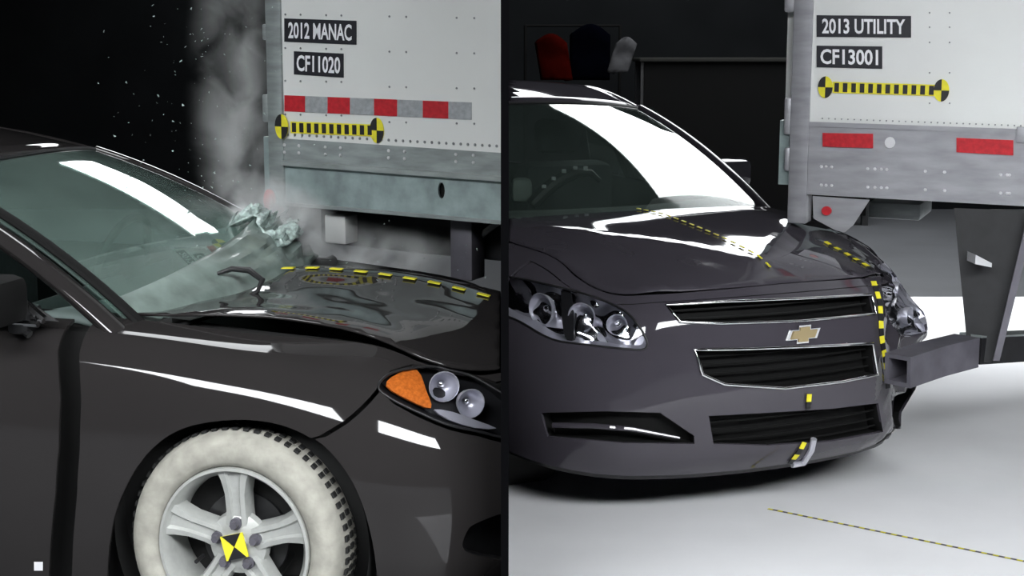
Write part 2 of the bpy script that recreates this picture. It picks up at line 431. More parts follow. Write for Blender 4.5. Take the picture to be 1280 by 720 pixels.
def pocket(car, name, sv, depth, m, parent, rim=None):
    """recess: walls going in from the outline and a floor at the depth"""
    n = len(sv); A = on_shell(car, sv, .001); B = on_shell(car, sv, depth); V = A+B
    Fc = [[i, (i+1) % n, n+(i+1) % n, n+i] for i in range(n)]
    fl = patch(sv, lambda s, v: side(s, v, depth), .15, .3)
    part(name, join((V, Fc), fl), m, parent, car.bay, 40, fn=car.w)
def greenhouse(car, root, paint, gl):
    c = car; W = c.w; b = c.bay
    part('windshield', grid(28, 14, lambda i, j: tuple(ws((i*2-1)*.97, .0+j*.985))), gl, root, b, True, fn=W, solid=.004, rim=False)
    part('roof', grid(24, 20, lambda i, j: tuple(roof((i*2-1), j))), paint, root, b, True, fn=W, solid=.01)
    part('header_trim', tube([W(ws(u/10, 1.0)) for u in range(-10, 11)], .009, 6), M['trim'], root, b)
    for sg in (-1, 1):
        pts = [W(np.array(ws(sg*1.0, v/12))+np.array([-.012, sg*.02, -.012])) for v in range(-1, 13)]
        part('windshield_pillar', tube(pts, [.036]*14, 12, flat=.8), paint, root, b)
        pts = [W(np.array(roof(sg*1.0, v/12))+np.array([0, sg*.012, -.02])) for v in range(0, 13)]
        part('roof_rail', tube(pts, .034, 10, flat=.8), paint, root, b)
    part('dashboard', grid(16, 8, lambda i, j: (-.28-.19*abs(i*2-1)**2.2-.42*j, (i*2-1)*.70, .915+.03*math.sin(j*PI)-.12*max(0, j-.75)*4*.3)), M['dash'] if b == 'L' else M['dashR'], root, b, fn=W, solid=.02)
    part('dashboard_face', grid(12, 3, lambda i, j: (-1.0+.06*j, (i*2-1)*.70, .89-.35*j)), M['cabin'], root, b, fn=W, solid=.02)
    part('cowl', grid(24, 3, lambda i, j: (-.20+.10*j-.19*abs(i*2-1)**2.2, (i*2-1)*.76, .94-.03*abs(i*2-1)**2-.015*math.sin(j*PI))), M['trim'], root, b, fn=W, solid=.01)
    for y in (-.37, .37):
        st = part('seat', join(bbox(-1.72, -1.52, y-.25, y+.25, .45, 1.06, .06), bbox(-1.62, -1.12, y-.26, y+.26, .35, .52, .06)), M['seat'], root, b, fn=W)
        part('headrest', bbox(-1.74, -1.63, y-.12, y+.12, 1.10, 1.27, .04), M['seat'], root, b, fn=W)
    wh = [(-1.02+.10*math.sin(t*PI/12)*.6, .37+.19*math.cos(t*PI/12), .93+.17*math.sin(t*PI/12)) for t in range(24)]
    if b == 'L': part('steering_wheel', join(tube(wh, .016, 8, True), tube([(-1.0, .2, .92), (-1.0, .54, .92)], .015, 6), bbox(-1.03, -.95, .30, .44, .87, .98, .02)), M['trim'], root, b, fn=W)
def underbody(car, root):
    c = car; n = 100
    vf = grid(n, 6, lambda i, j: tuple(side(.3+i*(2*NP-.6), j*5.6, .10+.02*(j == 1))))
    part('inner_body', vf, M['dark'], root, c.bay, True, fn=c.w)
    part('engine_bay', bbox(-.2, .62, -.55, .55, .22, .70, .04), M['dark'], root, c.bay, fn=c.w)
    part('floor_pan', box(-3.0, .45, -.68, .68, .19, .23), M['dark'], root, c.bay, False, fn=c.w)
def tape(car, root, pts, m='yellow', wdt=.022, ln=.035, name='tape_mark', every=1, hgt=.003):
    """short tape marks laid along a line of car-space points, each a thin raised strip"""
    P = [Vector(car.w(p)) for p in pts]
    L = [0]
    for a, b in zip(P, P[1:]): L.append(L[-1]+(b-a).length)
    t = 0; first = None; k = 0
    def pos(t):
        for i in range(len(P)-1):
            if L[i+1] >= t: return P[i].lerp(P[i+1], (t-L[i])/max(1e-6, L[i+1]-L[i]))
        return P[-1]
    while t < L[-1]-ln:
        a, b = pos(t), pos(t+ln); d = (b-a).normalized(); nr = (Vector((0, 0, H))-a).normalized()
        sdir = d.cross(UP if abs(d.z) < .7 else Vector((math.cos(car.a), -math.sin(car.a), 0))).normalized(); nn = sdir.cross(d).normalized()
        if nn.dot(nr) < 0: nn = -nn
        q = [a-sdir*wdt/2, a+sdir*wdt/2, b+sdir*wdt/2, b-sdir*wdt/2]; V = [tuple(p+nn*.001) for p in q]+[tuple(p+nn*(.001+hgt)) for p in q]
        part(name, (V, [(0, 3, 2, 1), (4, 5, 6, 7), (0, 1, 5, 4), (1, 2, 6, 5), (2, 3, 7, 6), (3, 0, 4, 7)]), M['yellow' if not (m == 'alt' and k % 2) else 'black'], root, car.bay, False)
        t += ln*(2 if m != 'alt' else 1); k += 1
def mirror(car, root, sg, m):
    W = car.w; x0, y0, z0 = (-.93, sg*.80, .98) if sg > 0 else (-.70, sg*.86, .97)
    r = part('door_mirror', (lambda v: ([(x0+p[0], y0+p[1], z0+p[2]) for p in v[0]], v[1]))(bbox(-.06, .06, -.02 if sg > 0 else -.16, .20 if sg > 0 else .02, -.02, .12, .035)), m, root, car.bay, fn=W)
    if r: part('mirror_foot', bbox(x0-.02, x0+.05, min(y0, y0-sg*.09), max(y0, y0-sg*.09), z0-.06, z0+.02, .015), M['trim'], r, car.bay, fn=W)
def wheel(car, root, y, chalk, lab=None):
    """wheel at car-space x 0; y axis outwards"""
    W = car.w; sg = 1 if y > 0 else -1; R = .334
    def P(v): # lathe space: r, depth outwards
        return W((v[0], y+sg*v[1], R+v[2]))
    wr = empty('wheel', W((0, y, R))-orig(root)); wr.parent = root
    prof = [(.232, -.005), (.238, .012), (.252, .020), (.275, .026), (.300, .022), (.318, .008), (.327, -.012), (.333, -.04), (.334, -.16), (.31, -.2), (.24, -.2)]
    part('tyre', lathe(prof, 72), M['chalk'] if chalk else M['rubber'], wr, car.bay, 50, 'whitened tyre' if chalk else None, fn=P)
    tr = [box(.331, .3385, -.15+.036*k, -.13+.036*k, -.008, .008) for k in range(4)]
    V = []; n = 64
    tb = []
    for i in range(n):
        a = 2*PI*i/n; cs, sn = math.cos(a), math.sin(a)
        tb.append(([(x*cs-z*sn, yy, x*sn+z*cs) for k in tr for x, yy, z in k[0]], [[q+8*kk for q in f] for kk, k in enumerate(tr) for f in k[1]]))
    part('tread_blocks', join(*tb), M['rubber'], wr, car.bay, False, fn=P, kind='stuff')
    al = M['alloy']
    part('rim', lathe([(.234, .006), (.232, .016), (.224, .017), (.218, .006), (.208, -.01), (.20, -.10), (.2, -.16)], 72), al, wr, car.bay, 50, fn=P)
    part('brake_drum', lathe([(.001, -.11), (.15, -.11), (.16, -.14), (.2, -.15)], 40), M['dark'], wr, car.bay, fn=P)
    part('brake_disc', lathe([(.001, -.075), (.135, -.075), (.135, -.09)], 40), M['trim'], wr, car.bay, fn=P)
    part('hub', lathe([(.001, .0), (.03, .0), (.036, -.006), (.066, -.012), (.088, -.022), (.094, -.04)], 40), al, wr, car.bay, fn=P)
    for k in range(5):
        a = PI/2+k*2*PI/5; cs, sn = math.cos(a), math.sin(a)
        pr = [(.05, .040, -.012), (.10, .036, -.012), (.15, .037, -.006), (.19, .047, .000), (.222, .062, .004)]
        V = []
        for r, hw, d in pr:
            for q, dd in ((-1, -.018), (-.82, 0), (-.45, .002), (-.3, -.007), (.3, -.007), (.45, .002), (.82, 0), (1, -.018)):
                V.append((r*cs-q*hw*sn, d+dd, r*sn+q*hw*cs))
            V.append((r*cs+hw*sn, d-.05, r*sn-hw*cs)); V.append((r*cs-hw*sn, d-.05, r*sn+hw*cs))
        ring = [8, 0, 1, 2, 3, 4, 5, 6, 7, 9]
        Fc = [[i*10+ring[j], (i+1)*10+ring[j], (i+1)*10+ring[(j+1) % 10], i*10+ring[(j+1) % 10]] for i in range(4) for j in range(10)]
        part('spoke', (V, Fc), al, wr, car.bay, 30, fn=P)
        hx, hz = .062*math.cos(a), .062*math.sin(a)
        ng = [(hx+.0115*math.cos(t*PI/3), hz+.0115*math.sin(t*PI/3)) for t in range(6)]
        sock = [(hx+.0175*math.cos(t*PI/8), hz+.0175*math.sin(t*PI/8)) for t in range(16)]
        part('lug_nut', join(prism(ng, -.02, .012), prism(sock, -.02, -.0045)), M['greysteel'], wr, car.bay, 30, fn=P)
    if chalk:
        q = .036; ct = part('centre_target', prism([(-q, -q), (q, -q), (q, q), (-q, q)], .003, .006), M['yellow'], wr, car.bay, False, 'yellow and black crash target', fn=lambda v: P((v[0]*.97-v[2]*.25, v[1], v[0]*.25+v[2]*.97)))
        for s in (1, -1):
            part('target_wedge', prism([(0, 0), (-s*.03, s*q), (s*.03, s*q)], .0062, .0075), M['black'], ct, car.bay, False, fn=lambda v: P((v[0]*.97-v[2]*.25, v[1], v[0]*.25+v[2]*.97)))
        part('valve', prism([(-.125+.006*math.cos(t), -.055+.006*math.sin(t)) for t in np.arange(0, 6.28, .8)], -.05, -.0), M['trim'], wr, car.bay, fn=P)

# ================================================================ the smashed car in the smoky bay
cl = Car(-.562, 4.795, .201, .943, 1.057, .982, 'L')
rl = empty('car', cl.w((0, 0, 0)), 'dark taupe sedan with smashed windshield and white chalked front tyre', 'car')
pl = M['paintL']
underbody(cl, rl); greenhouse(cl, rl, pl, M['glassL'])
ARCH = [(133, 760), (136, 690), (148, 630), (180, 572), (225, 537), (290, 525), (350, 531), (400, 556), (437, 603), (458, 660), (468, 720), (470, 760)]
arch = [cl.inv(*p) for p in smoothpoly(ARCH, 4, False)]
seam = [cl.inv(*p) for p in smoothpoly(((403, 545), (432, 527), (455, 507), (472, 488)), 4, False)]
HL = [(473, 484), (486, 468), (515, 460), (548, 459), (585, 468), (612, 482), (640, 500), (660, 520), (665, 545), (640, 549), (600, 540), (560, 531), (520, 514), (490, 499)]
hl = svp(cl, HL, 4)
gapx = [cl.inv(*p) for p in ((86, 440), (89, 500), (87, 560), (83, 620), (77, 690), (74, 740))]
gp = 0.045
# front door
door = [(s-gp, v) for s, v in gapx]+[(gapx[-1][0]-gp, .1), (.9, .1), (.9, 5.6), (gapx[0][0]-gp, 5.6)]
dr = shell(cl, 'front_door', dense(door, .15), pl, rl)
frn = lambda p, q: [tuple(np.array(p)+(np.array(q)-np.array(p))*k/8) for k in range(9)]
# fender: gap edge up, along the top to the nose, back along the lamp, the seam, the arch
k0 = min(range(len(arch)), key=lambda i: abs(arch[i][0]-seam[0][0])+abs(arch[i][1]-seam[0][1]))
arF = arch[:k0+1]; arB = arch[k0:]
htop = [cl.inv(*p) for p in ((474, 478), (488, 463), (516, 455), (550, 454), (588, 463), (620, 477))]
fend = [(s+gp, v) for s, v in gapx][::-1]+[(gapx[0][0]+gp, 5.2), (gapx[0][0]+gp, 5.95)]+[(3.2+i*.3, 5.95) for i in range(1, 18)]+[(8.2, htop[-1][1])]+htop[::-1]+[(s-.02, v) for s, v in seam[::-1]]+arF[::-1]+[(arF[0][0], .05), (gapx[-1][0]+gp, .05)]
shell(cl, 'fender', dense(fend, .04), pl, rl)
hbot = [cl.inv(*p) for p in ((492, 505), (520, 520), (560, 537), (600, 546), (640, 555), (668, 552))]
bump = [(s+.03, v) for s, v in arB]+[(arB[-1][0]+.03, .05), (12.5, .05), (12.5, 4.1), (hbot[-1][0]+.4, hbot[-1][1])]+hbot[::-1]+[(s+.03, v) for s, v in seam[::-1]]
FOG = [(582, 690), (584, 664), (600, 652), (640, 640), (720, 640), (720, 700), (640, 702)]
fog = svp(cl, FOG, 3)
shell(cl, 'bumper', dense(bump, .04), pl, rl, holes=[fog])
pocket(cl, 'fog_lamp_recess', fog, .06, M['trim'], rl)
# wheel housing: lip and liner
part('arch_liner', lathe([(.40, -.012), (.40, -.30), (.05, -.32)], 60), M['dark'], rl, 'L', fn=lambda v: cl.w((v[0], -.875-v[1]-.3*0 if False else -.875-v[1], .36+v[2])) if False else cl.w((v[0]*1.0, -.865-v[1], .345+v[2])))
wheel(cl, rl, -.885, True)
# headlight
h = shell(cl, 'headlight', hl, M['lens'], rl, off=.002, solid=.003)
pocket(cl, 'lamp_housing', hl, .07, M['trim'], rl)
def bowl(car, parent, px, py, r, m=None, dep=.05, off=.055, name='reflector_bowl'):
    s, v = car.inv(px, py); c0 = np.array(side(s, v, off)); c1 = np.array(side(s, v, 0)); n = (car.w(c1)-car.w(c0)).normalized(); o = car.w(c0)
    a = n.cross(UP).normalized(); b_ = a.cross(n)
    prof = [(r*math.sin(t*PI/2/6), dep*(t/6)**2) for t in range(7)]+[(r*1.06, dep)]
    V = [o+(a*math.cos(2*PI*k/20)+b_*math.sin(2*PI*k/20))*q+n*d for k in range(20) for q, d in prof]; m8 = len(prof)
    Fc = [[k*m8+i, k*m8+i+1, ((k+1) % 20)*m8+i+1, ((k+1) % 20)*m8+i] for k in range(20) for i in range(m8-1)]
    rb = part(name, (V, Fc), m or M['chromed'], parent, car.bay, 60)
    if rb:
        V = [o+n*.012+(a*math.cos(2*PI*k/12)*math.sin(q)+b_*math.sin(2*PI*k/12)*math.sin(q))*r*.3+n*r*.3*math.cos(q) for k in range(12) for q in (0.05, .5, 1.0, 1.5)]
        part('bulb', (V, [[k*4+i, k*4+i+1, ((k+1) % 12)*4+i+1, ((k+1) % 12)*4+i] for k in range(12) for i in range(3)]), M['chrome'], rb, car.bay)
for x, y, r in ((556, 484, .042), (590, 505, .040)): bowl(cl, rl, x, y, r)
shell(cl, 'amber_reflector', svp(cl, [(482, 484), (496, 469), (522, 464), (534, 490), (540, 512), (512, 502)], 3), M['amber'], rl, off=.018, solid=.004)
shell(cl, 'lamp_bezel', svp(cl, [(545, 515), (570, 518), (600, 528), (628, 538), (600, 538), (565, 528)], 2), M['chromed'], rl, off=.03, solid=.004)
frame_tube(cl, 'lamp_seal', hl, .004, M['trim'], rl, off=0)
# hood: buckled up at its near edge
he = hood_edge(6, .012, 3.1, 70)
cowl = [(-.22-.19*abs(u/10)**2.2+.05, .74*u/10) for u in range(9, -10, -1)]
def hoodL(x, y):
    z = HOOD(x, y); near = max(0, 1-abs(y+.62)/.35)
    lift = .045*math.exp(-((x-.05)/.32)**2)*math.exp(-((y+.70)/.22)**2)
    ridge = .035*math.exp(-((y-.02)/.16)**2)*math.exp(-((x-.25)/.55)**2)
    dip = -.16*max(0, y-.12)**1.2
    return (x, y, z+.006+lift+ridge+dip+.006*noise.noise(Vector((x*5, y*7, 2))))
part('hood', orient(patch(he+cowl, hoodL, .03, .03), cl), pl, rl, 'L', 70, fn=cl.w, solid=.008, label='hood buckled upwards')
tape(cl, rl, [(x, -.02, hoodL(x, -.02)[2]+.002) for x in np.arange(-.28, .86, .04)], wdt=.028, ln=.042)
# crazed glass bag hanging off the far lower corner, and wiper
def crush(i, j):
    u = -.92+1.72*i; p = ws(u, -.02+j*(.13+.20*i)); k = .03+.97*i**2
    n3 = noise.noise(Vector((i*6, j*5, 1)))*.05+noise.noise(Vector((i*19, j*17, 5)))*.02*i
    return tuple(p+np.array([.06*i, 0, .006+.034*i])*math.sin(j*PI*.7)+np.array([n3, n3*.5, n3])*k)
part('crumpled_glass_fold', grid(60, 18, crush), M['haze_glass'], rl, 'L', 25, fn=cl.w, solid=.004, label='dusty crumpled lower glass')
def torn(i, j):
    u = .28+.46*i; p = ws(u, .10+.22*j)
    n3 = noise.noise(Vector((i*7, j*6, 8)))*.06+noise.noise(Vector((i*23, j*21, 5)))*.02
    return tuple(p+np.array([.05, .02, .035])+np.array([n3, n3*.6, n3]))
part('torn_glass_flap', grid(26, 14, torn), M['shard'], rl, 'L', 20, fn=cl.w, solid=.004, label='torn pale glass flap')
for v_ in (0,):
    pts = [cl.w(np.array(ws(-1.0, v/12))+np.array([.03, .035, .012])) for v in range(-1, 13)]
    part('glass_seal', tube(pts, .022, 8, flat=.5), M['mirrorb'], rl, 'L')
wp = [at(x, y, Y-.46) for x, y, Y in ((272, 342, 5.0), (290, 336, 5.0), (312, 338, 4.98), (328, 350, 4.95), (322, 364, 4.93), (300, 376, 4.9), (270, 386, 4.88))]
part('wiper', tube(wp, [.006, .009, .011, .010, .007, .006, .005], 8), M['trim'], rl, 'L')
# near window frame, glass and mirror
fr = [(-.60, -.845, .955), (-.72, -.825, 1.03), (-.88, -.785, 1.13), (-1.05, -.735, 1.23), (-1.22, -.68, 1.32), (-1.4, -.65, 1.37)]
part('window_frame', tube(fr, .014, 8), M['chrome'], dr, 'L', fn=cl.w)
part('frame_seal', tube([(x-.05, y-.004, z-.045) for x, y, z in fr], .012, 8), M['trim'], dr, 'L', fn=cl.w)
part('quarter_panel_sail', ([(-.56, -.835, .95), (-.78, -.835, .95), (-.98, -.765, 1.16)], [(0, 1, 2)]), M['trim'], dr, 'L', False, fn=cl.w, solid=.01)
part('side_window', ([(-.66, -.835, .94), (-2.2, -.83, .97), (-2.0, -.66, 1.38), (-1.25, -.665, 1.33)], [(0, 3, 2, 1)]), M['glassL'], dr, 'L', False, fn=cl.w, solid=.004)
part('belt_moulding', tube([(-2.6, -.845, .965), (-1.4, -.85, .96), (-.62, -.85, .945)], .012, 8), M['chrome'], dr, 'L', fn=cl.w)
part('door_tape_square', (lambda q: (q, [(0, 1, 2, 3)]))([tuple(side(*cl.inv(*p), -.002)) for p in ((43, 702), (54, 702), (54, 713), (43, 713))]), M['letter'], dr, 'L', False, fn=cl.w)
mirror(cl, rl, -1, M['mirrorb'])
tape(cl, rl, [tuple(roof(u, .06+.10*(u+.5))+np.array([0, 0, .002])) for u in np.arange(-.62, -.1, .05)], m='alt', wdt=.03, ln=.04)

# ================================================================ the intact-windshield car on the white floor
cr_ = Car(.652, 6.009, 1.135, 1.027, 1.068, 1.054, 'R')
def crushR(p):
    x, y, z = p; k = max(0, min(1, (y-.34)/.2))*max(0, min(1, (x-.2)/.4))
    n = noise.noise(Vector((x*6, y*6, z*6))); n2 = noise.noise(Vector((x*15, y*15, z*15)))
    return (x-k*(.05+.05*n+.02*n2), y-k*.03*n, z+k*.018*n2)
cr_.warp = crushR
rr = empty('car', cr_.w((0, 0, 0)), 'dark plum sedan with clear windshield, grille and headlight facing us', 'car')
pr_ = M['paintR']
underbody(cr_, rr); greenhouse(cr_, rr, pr_, M['glassR'])
c = cr_
HR = [(600, 352), (632, 346), (670, 352), (712, 362), (750, 374), (785, 392), (806, 420), (806, 436), (780, 436), (735, 431), (690, 424), (650, 402), (615, 385)]
hr = svp(c, HR, 4)
UG = [(832, 381), (900, 377), (1000, 373), (1088, 368), (1094, 392), (1000, 401), (900, 404), (850, 402)]
LG = [(868, 437), (930, 436), (1010, 433), (1090, 429), (1096, 468), (1050, 477), (980, 485), (905, 480), (878, 468)]
IN = [(886, 520), (960, 516), (1040, 511), (1098, 504), (1104, 540), (1040, 552), (960, 557), (892, 555)]
FG = [(676, 516), (760, 514), (825, 516), (868, 545), (868, 555), (780, 554), (684, 546)]
FL = [(1118, 496), (1158, 482), (1156, 520), (1122, 540)]
ug, lg, inn, fg = [svp(c, dense(p, 30), 1, True, False) for p in (UG, LG, IN, FG)]
HF = [(1100, 330), (1122, 334), (1143, 360), (1158, 395), (1160, 414), (1130, 420), (1112, 400), (1102, 360)]
hf = svp(c, HF, 3)
s_lo, s_hi = 4.85, 2*NP-4.85
body = [(s_lo, .05)]+[(s_lo+i*.25, .05) for i in range(1, int((s_hi-s_lo)/.25))]+[(s_hi, .05), (s_hi, 3.0), (s_hi, 5.5)]
body += [(s_hi-i*.25, 5.5) for i in range(1, int((s_hi-s_lo)/.25))]+[(s_lo, 5.5), (s_lo, 3)]
shell(c, 'bumper', dense(body, .06), pr_, rr, holes=[hr, ug, lg, inn, fg, hf, svp(c, FL, 2)], dv=.16)
fl = svp(c, FL, 2)
for nm, sv, d in (('fog_lamp_recess', fl, .05), ('grille_recess', ug, .06), ('grille_recess', lg, .06), ('intake_recess', inn, .07), ('fog_lamp_recess', fg, .05)):
    pocket(c, nm, sv, d, M['mirrorb'], rr)
def slats(sv, n, m, name, off, r):
    ss = [p[0] for p in sv]; vv = [p[1] for p in sv]
    for k in range(n):
        v0 = min(vv)+(max(vv)-min(vv))*(k+1)/(n+1); run = [s for s in np.arange(min(ss), max(ss), .06) if inpoly(s, v0, sv)]
        if len(run) > 2: part(name, tube([c.w(side(s, v0, off)) for s in run], r, 6, flat=.5), m, rr, 'R')
slats(ug, 2, M['dark'], 'grille_bar', .03, .006); slats(lg, 4, M['mirrorb'], 'grille_bar', .03, .006)
slats(inn, 4, M['mirrorb'], 'intake_bar', .03, .006); part('fog_slot_bar', tube([c.w(side(*c.inv(*p), .006)) for p in ((690, 532), (740, 533), (790, 537), (850, 548))], [.010, .010, .009, .005], 8), pr_, rr, 'R')
frame_tube(c, 'grille_surround', ug, .0055, M['chrome'], rr, label='chrome upper grille surround')
frame_tube(c, 'grille_surround', lg, .0065, M['chrome'], rr, label='chrome lower grille surround')
# badge: a bow-tie shaped plate
s, v = c.inv(1002, 417); o = c.w(side(s, v, -.004)); fwd = Vector((math.cos(c.a), -math.sin(c.a), 0)); lf = Vector((math.sin(c.a), math.cos(c.a), 0))
def badge(k, d): 
    P = [(-.072, -.018), (-.058, .018), (-.022, .018), (-.022, .033), (.030, .033), (.030, .018), (.072, .018), (.058, -.018), (.022, -.018), (.022, -.033), (-.030, -.033), (-.030, -.018)]
    n = len(P); V = [o+lf*a*k+UP*b*k+fwd*dd for dd in (0, d) for a, b in P]
    return V, [list(range(n)), list(range(n, 2*n))]+[[i, (i+1) % n, n+(i+1) % n, n+i] for i in range(n)]
bd = part('badge', badge(1.0, .010), M['chrome'], rr, 'R', False, 'chrome edged bow-tie badge'); part('badge_face', badge(.8, .014), M['gold'], bd, 'R', False)
# headlights
pocket(c, 'lamp_housing', hr, .08, M['chromed'], rr); shell(c, 'lamp_reflector', [(hr[0][0]+(s-hr[0][0])*1.0, v) for s, v in hr], M['chrome'], rr, off=.062, wob=.035, du=.05, dv=.08, smooth=10); shell(c, 'headlight', hr, M['lens'], rr, off=.002, solid=.003)
for x, y, r in ((668, 388, .058), (722, 398, .050), (770, 408, .036)): bowl(c, rr, x, y, r, off=.075)
shell(c, 'lamp_divider', svp(c, [(694, 365), (708, 368), (712, 425), (700, 423)], 2), M['trim'], rr, off=.03, solid=.01)
frame_tube(c, 'lamp_seal', hr, .004, M['trim'], rr, off=0)
pocket(c, 'lamp_housing', hf, .06, M['chromed'], rr); shell(c, 'lamp_reflector', hf, M['chrome'], rr, off=.03, wob=.05, smooth=10)
shell(c, 'headlight', hf, M['shard'] if False else M['lens'], rr, off=.002, solid=.003, wob=.02)
for x, y, r in ((1125, 362, .03), (1138, 395, .034)): bowl(c, rr, x, y, r, off=.05)
# fenders behind the fascia
for side_ in (0, 1):
    a0, a1 = (2.9, 4.8) if not side_ else (2*NP-4.8, 2*NP-2.9)
    arc_ = [(4+1.05*math.cos(t), .0+2.9*math.sin(t)) for t in np.arange(0.02, PI, .12)]
    if side_: arc_ = [(2*NP-s, v) for s, v in arc_]
    x0, x1 = arc_[0][0], arc_[-1][0]
    lo = min(a0, a1); hi = max(a0, a1)
    if not side_: pol = [(a0, .05)]+[(s, v) for s, v in arc_[::-1] if s < a1]+[(a1, max(v for s, v in arc_ if s > a1-.15)), (a1, 5.95), (a0, 5.95)]
    else: pol = [(a1, .05)]+[(s, v) for s, v in arc_[::-1] if s > a0]+[(a0, max(v for s, v in arc_ if s < a0+.15)), (a0, 5.95), (a1, 5.95)]
    shell(c, 'fender', dense(pol, .15), pr_, rr)
    q = [(.2, .1), (2.85, .1), (2.85, 5.6), (.2, 5.6)] if not side_ else [(2*NP-.2, .1), (2*NP-2.85, .1), (2*NP-2.85, 5.6), (2*NP-.2, 5.6)]
    shell(c, 'door', dense(q, .2), pr_, rr)
    sy = -1 if not side_ else 1
    part('side_window', ([(-.66, sy*.835, .94), (-2.2, sy*.83, .97), (-2.0, sy*.66, 1.38), (-1.25, sy*.665, 1.33)], [(0, 3, 2, 1)]), M['glassR'], rr, 'R', False, fn=c.w, solid=.004)
    part('door_pillar', tube([(-1.75, sy*.83, .95), (-1.85, sy*.66, 1.39)], .03, 6), M['trim'], rr, 'R', fn=c.w)
    wheel(c, rr, sy*.80, False)
    part('arch_liner', lathe([(.38, -.012), (.38, -.26), (.05, -.28)], 40), M['dark'], rr, 'R', fn=lambda v: c.w((v[0], sy*(.84+v[1]), .345+v[2])))
mirror(c, rr, 1, pr_)
wp = [at(*p) for p in smoothpoly([(664, 256, 6.98), (676, 244, 7.0), (692, 230, 7.03), (712, 219, 7.06), (736, 216, 7.1), (748, 224, 7.12)], 4, False)] if False else [at(x, y, Y) for x, y, Y in ((664, 256, 6.98), (676, 244, 7.0), (690, 231, 7.03), (705, 222, 7.05), (722, 216, 7.08), (738, 216, 7.1), (750, 226, 7.12))]
sw = part('steering_wheel', tube(wp, [.03, .034, .034, .030, .024, .018, .012], 10), M['trim'], rr, 'R', label='dark wheel rim with white tape dots')
for x, y, Y in ((680, 233, 6.97), (692, 223, 6.99), (705, 214, 7.01), (719, 210, 7.04), (732, 210, 7.06)):
    p = at(x, y, Y); part('tape_dot', bbox(p.x-.011, p.x+.011, p.y-.006, p.y+.006, p.z-.009, p.z+.009, .003), M['letter'], sw, 'R')
p = at(652, 240, 7.1); part('door_pad', bbox(p.x-.05, p.x+.05, p.y-.05, p.y+.05, p.z-.05, p.z+.07, .03), M['airbag'], rr, 'R')
# hood
top = [(s, 5.25) for s in np.arange(3.1, 2*NP-3.1, .2)]
heR = [tuple(side(s, 6, .0)[:2]) for s, _ in top]
hp = he2 = [tuple(side(s, 6, .006)[:2]) for s, _ in top]
def hoodR(x, y):
    cre = .010*math.exp(-((abs(y)-.46)/.07)**2)*max(0, min(1, (x+.2)/.4))
    e = x-(.70-1.1*abs(y)); cre += .020*math.exp(-abs(e)/(.10 if e > 0 else .8))*max(0, min(1, (.72-abs(y))/.2))*max(0, min(1, (.84-x)/.15))*max(0, min(1, (x+.35)/.3))
    return (x, y, HOOD(x, y)+.002+cre)
part('hood', orient(patch(hp+cowl, hoodR, .035, .035), c), pr_, rr, 'R', 70, fn=c.w, solid=.006)
lip = grid(160, 4, lambda i, j: tuple(side(3.1+i*(2*NP-6.2), 5.53+.47*j, 0)))
part('hood_lip', orient(lip, c), pr_, rr, 'R', 60, fn=c.w)
# tape lines
zt = lambda x, y: hoodR(x, y)[2]+.003
tape(c, rr, [(x, 0, zt(x, 0)) for x in np.arange(-.2, .84, .04)], wdt=.008, ln=.03)
tape(c, rr, [(x, .46, zt(x, .46)) for x in np.arange(.48, .78, .03)], m='alt', wdt=.018, ln=.03)
for P in (((1090, 352), (1098, 380), (1100, 420), (1106, 460), (1108, 490)), ((1010, 492), (1008, 512)), ((1004, 552), (996, 566), (984, 580))):
    tape(c, rr, [side(*c.inv(*p), -.006) for p in smoothpoly(P, 5, False)], m='alt', wdt=.020, ln=.028)
part('tow_bracket', tube([c.w(side(*c.inv(*p), -.01)) for p in ((1015, 548), (1012, 562), (1002, 578), (985, 586))], .012, 8), M['chromed'], rr, 'R', label='bent bright metal strip')
part('splitter', tube([c.w(side(s, 0, .03)) for s in np.arange(5, 15.1, .25)], .02, 6), M['trim'], rr, 'R')

# ================================================================ trailers (u forward along the side, w away from us, z up)
class Trailer:
    def __init__(self, P, yaw, pitch): self.P = Vector(P); self.y = yaw; self.p = pitch
    def w(self, q):
        u, w_, z = q; c_, s_ = math.cos(self.y), math.sin(self.y)
        return Vector((self.P.x+u*c_+w_*s_, self.P.y-u*s_+w_*c_, z-u*math.tan(self.p)))
    def inv(self, px, py, w0=0):
        r = ray(px, py); c_, s_ = math.cos(self.y), math.sin(self.y)
        n = Vector((s_, c_, 0)); t = (w0+n.dot(self.P-Vector((0, 0, 0))))/n.dot(r); p = Vector((0, 0, H))+r*t
        u = (p.x-self.P.x)*c_-(p.y-self.P.y)*s_; return u, p.z+u*math.tan(self.p)
def plate(T, corners, d0, d1):
    n = len(corners); V = [(u, d, z) for d in (d0, d1) for u, z in corners]
    return V, [list(range(n)), list(range(n, 2*n))[::-1]]+[[i, (i+1) % n, n+(i+1) % n, n+i] for i in range(n)]
def target(T, root, px, py, bay, rx=.029, d0=0):
    u, z = T.inv(px, py); rz = .047 if bay == 'L' else .043
    circ = [(u+rx*math.cos(t*PI/12), z+rz*math.sin(t*PI/12)) for t in range(24)]
    tg = part('round_target', plate(T, circ, d0-.003, d0-.006), M['yellow'], root, bay, False, fn=T.w)
    for k in (PI/2, -PI/2):
        q = [(u, z)]+[(u+rx*math.cos(k+t*PI/12), z+rz*math.sin(k+t*PI/12)) for t in range(7)]
        part('black_quadrant', plate(T, q, d0-.0062, d0-.008), M['black'], tg, bay, False, fn=T.w)
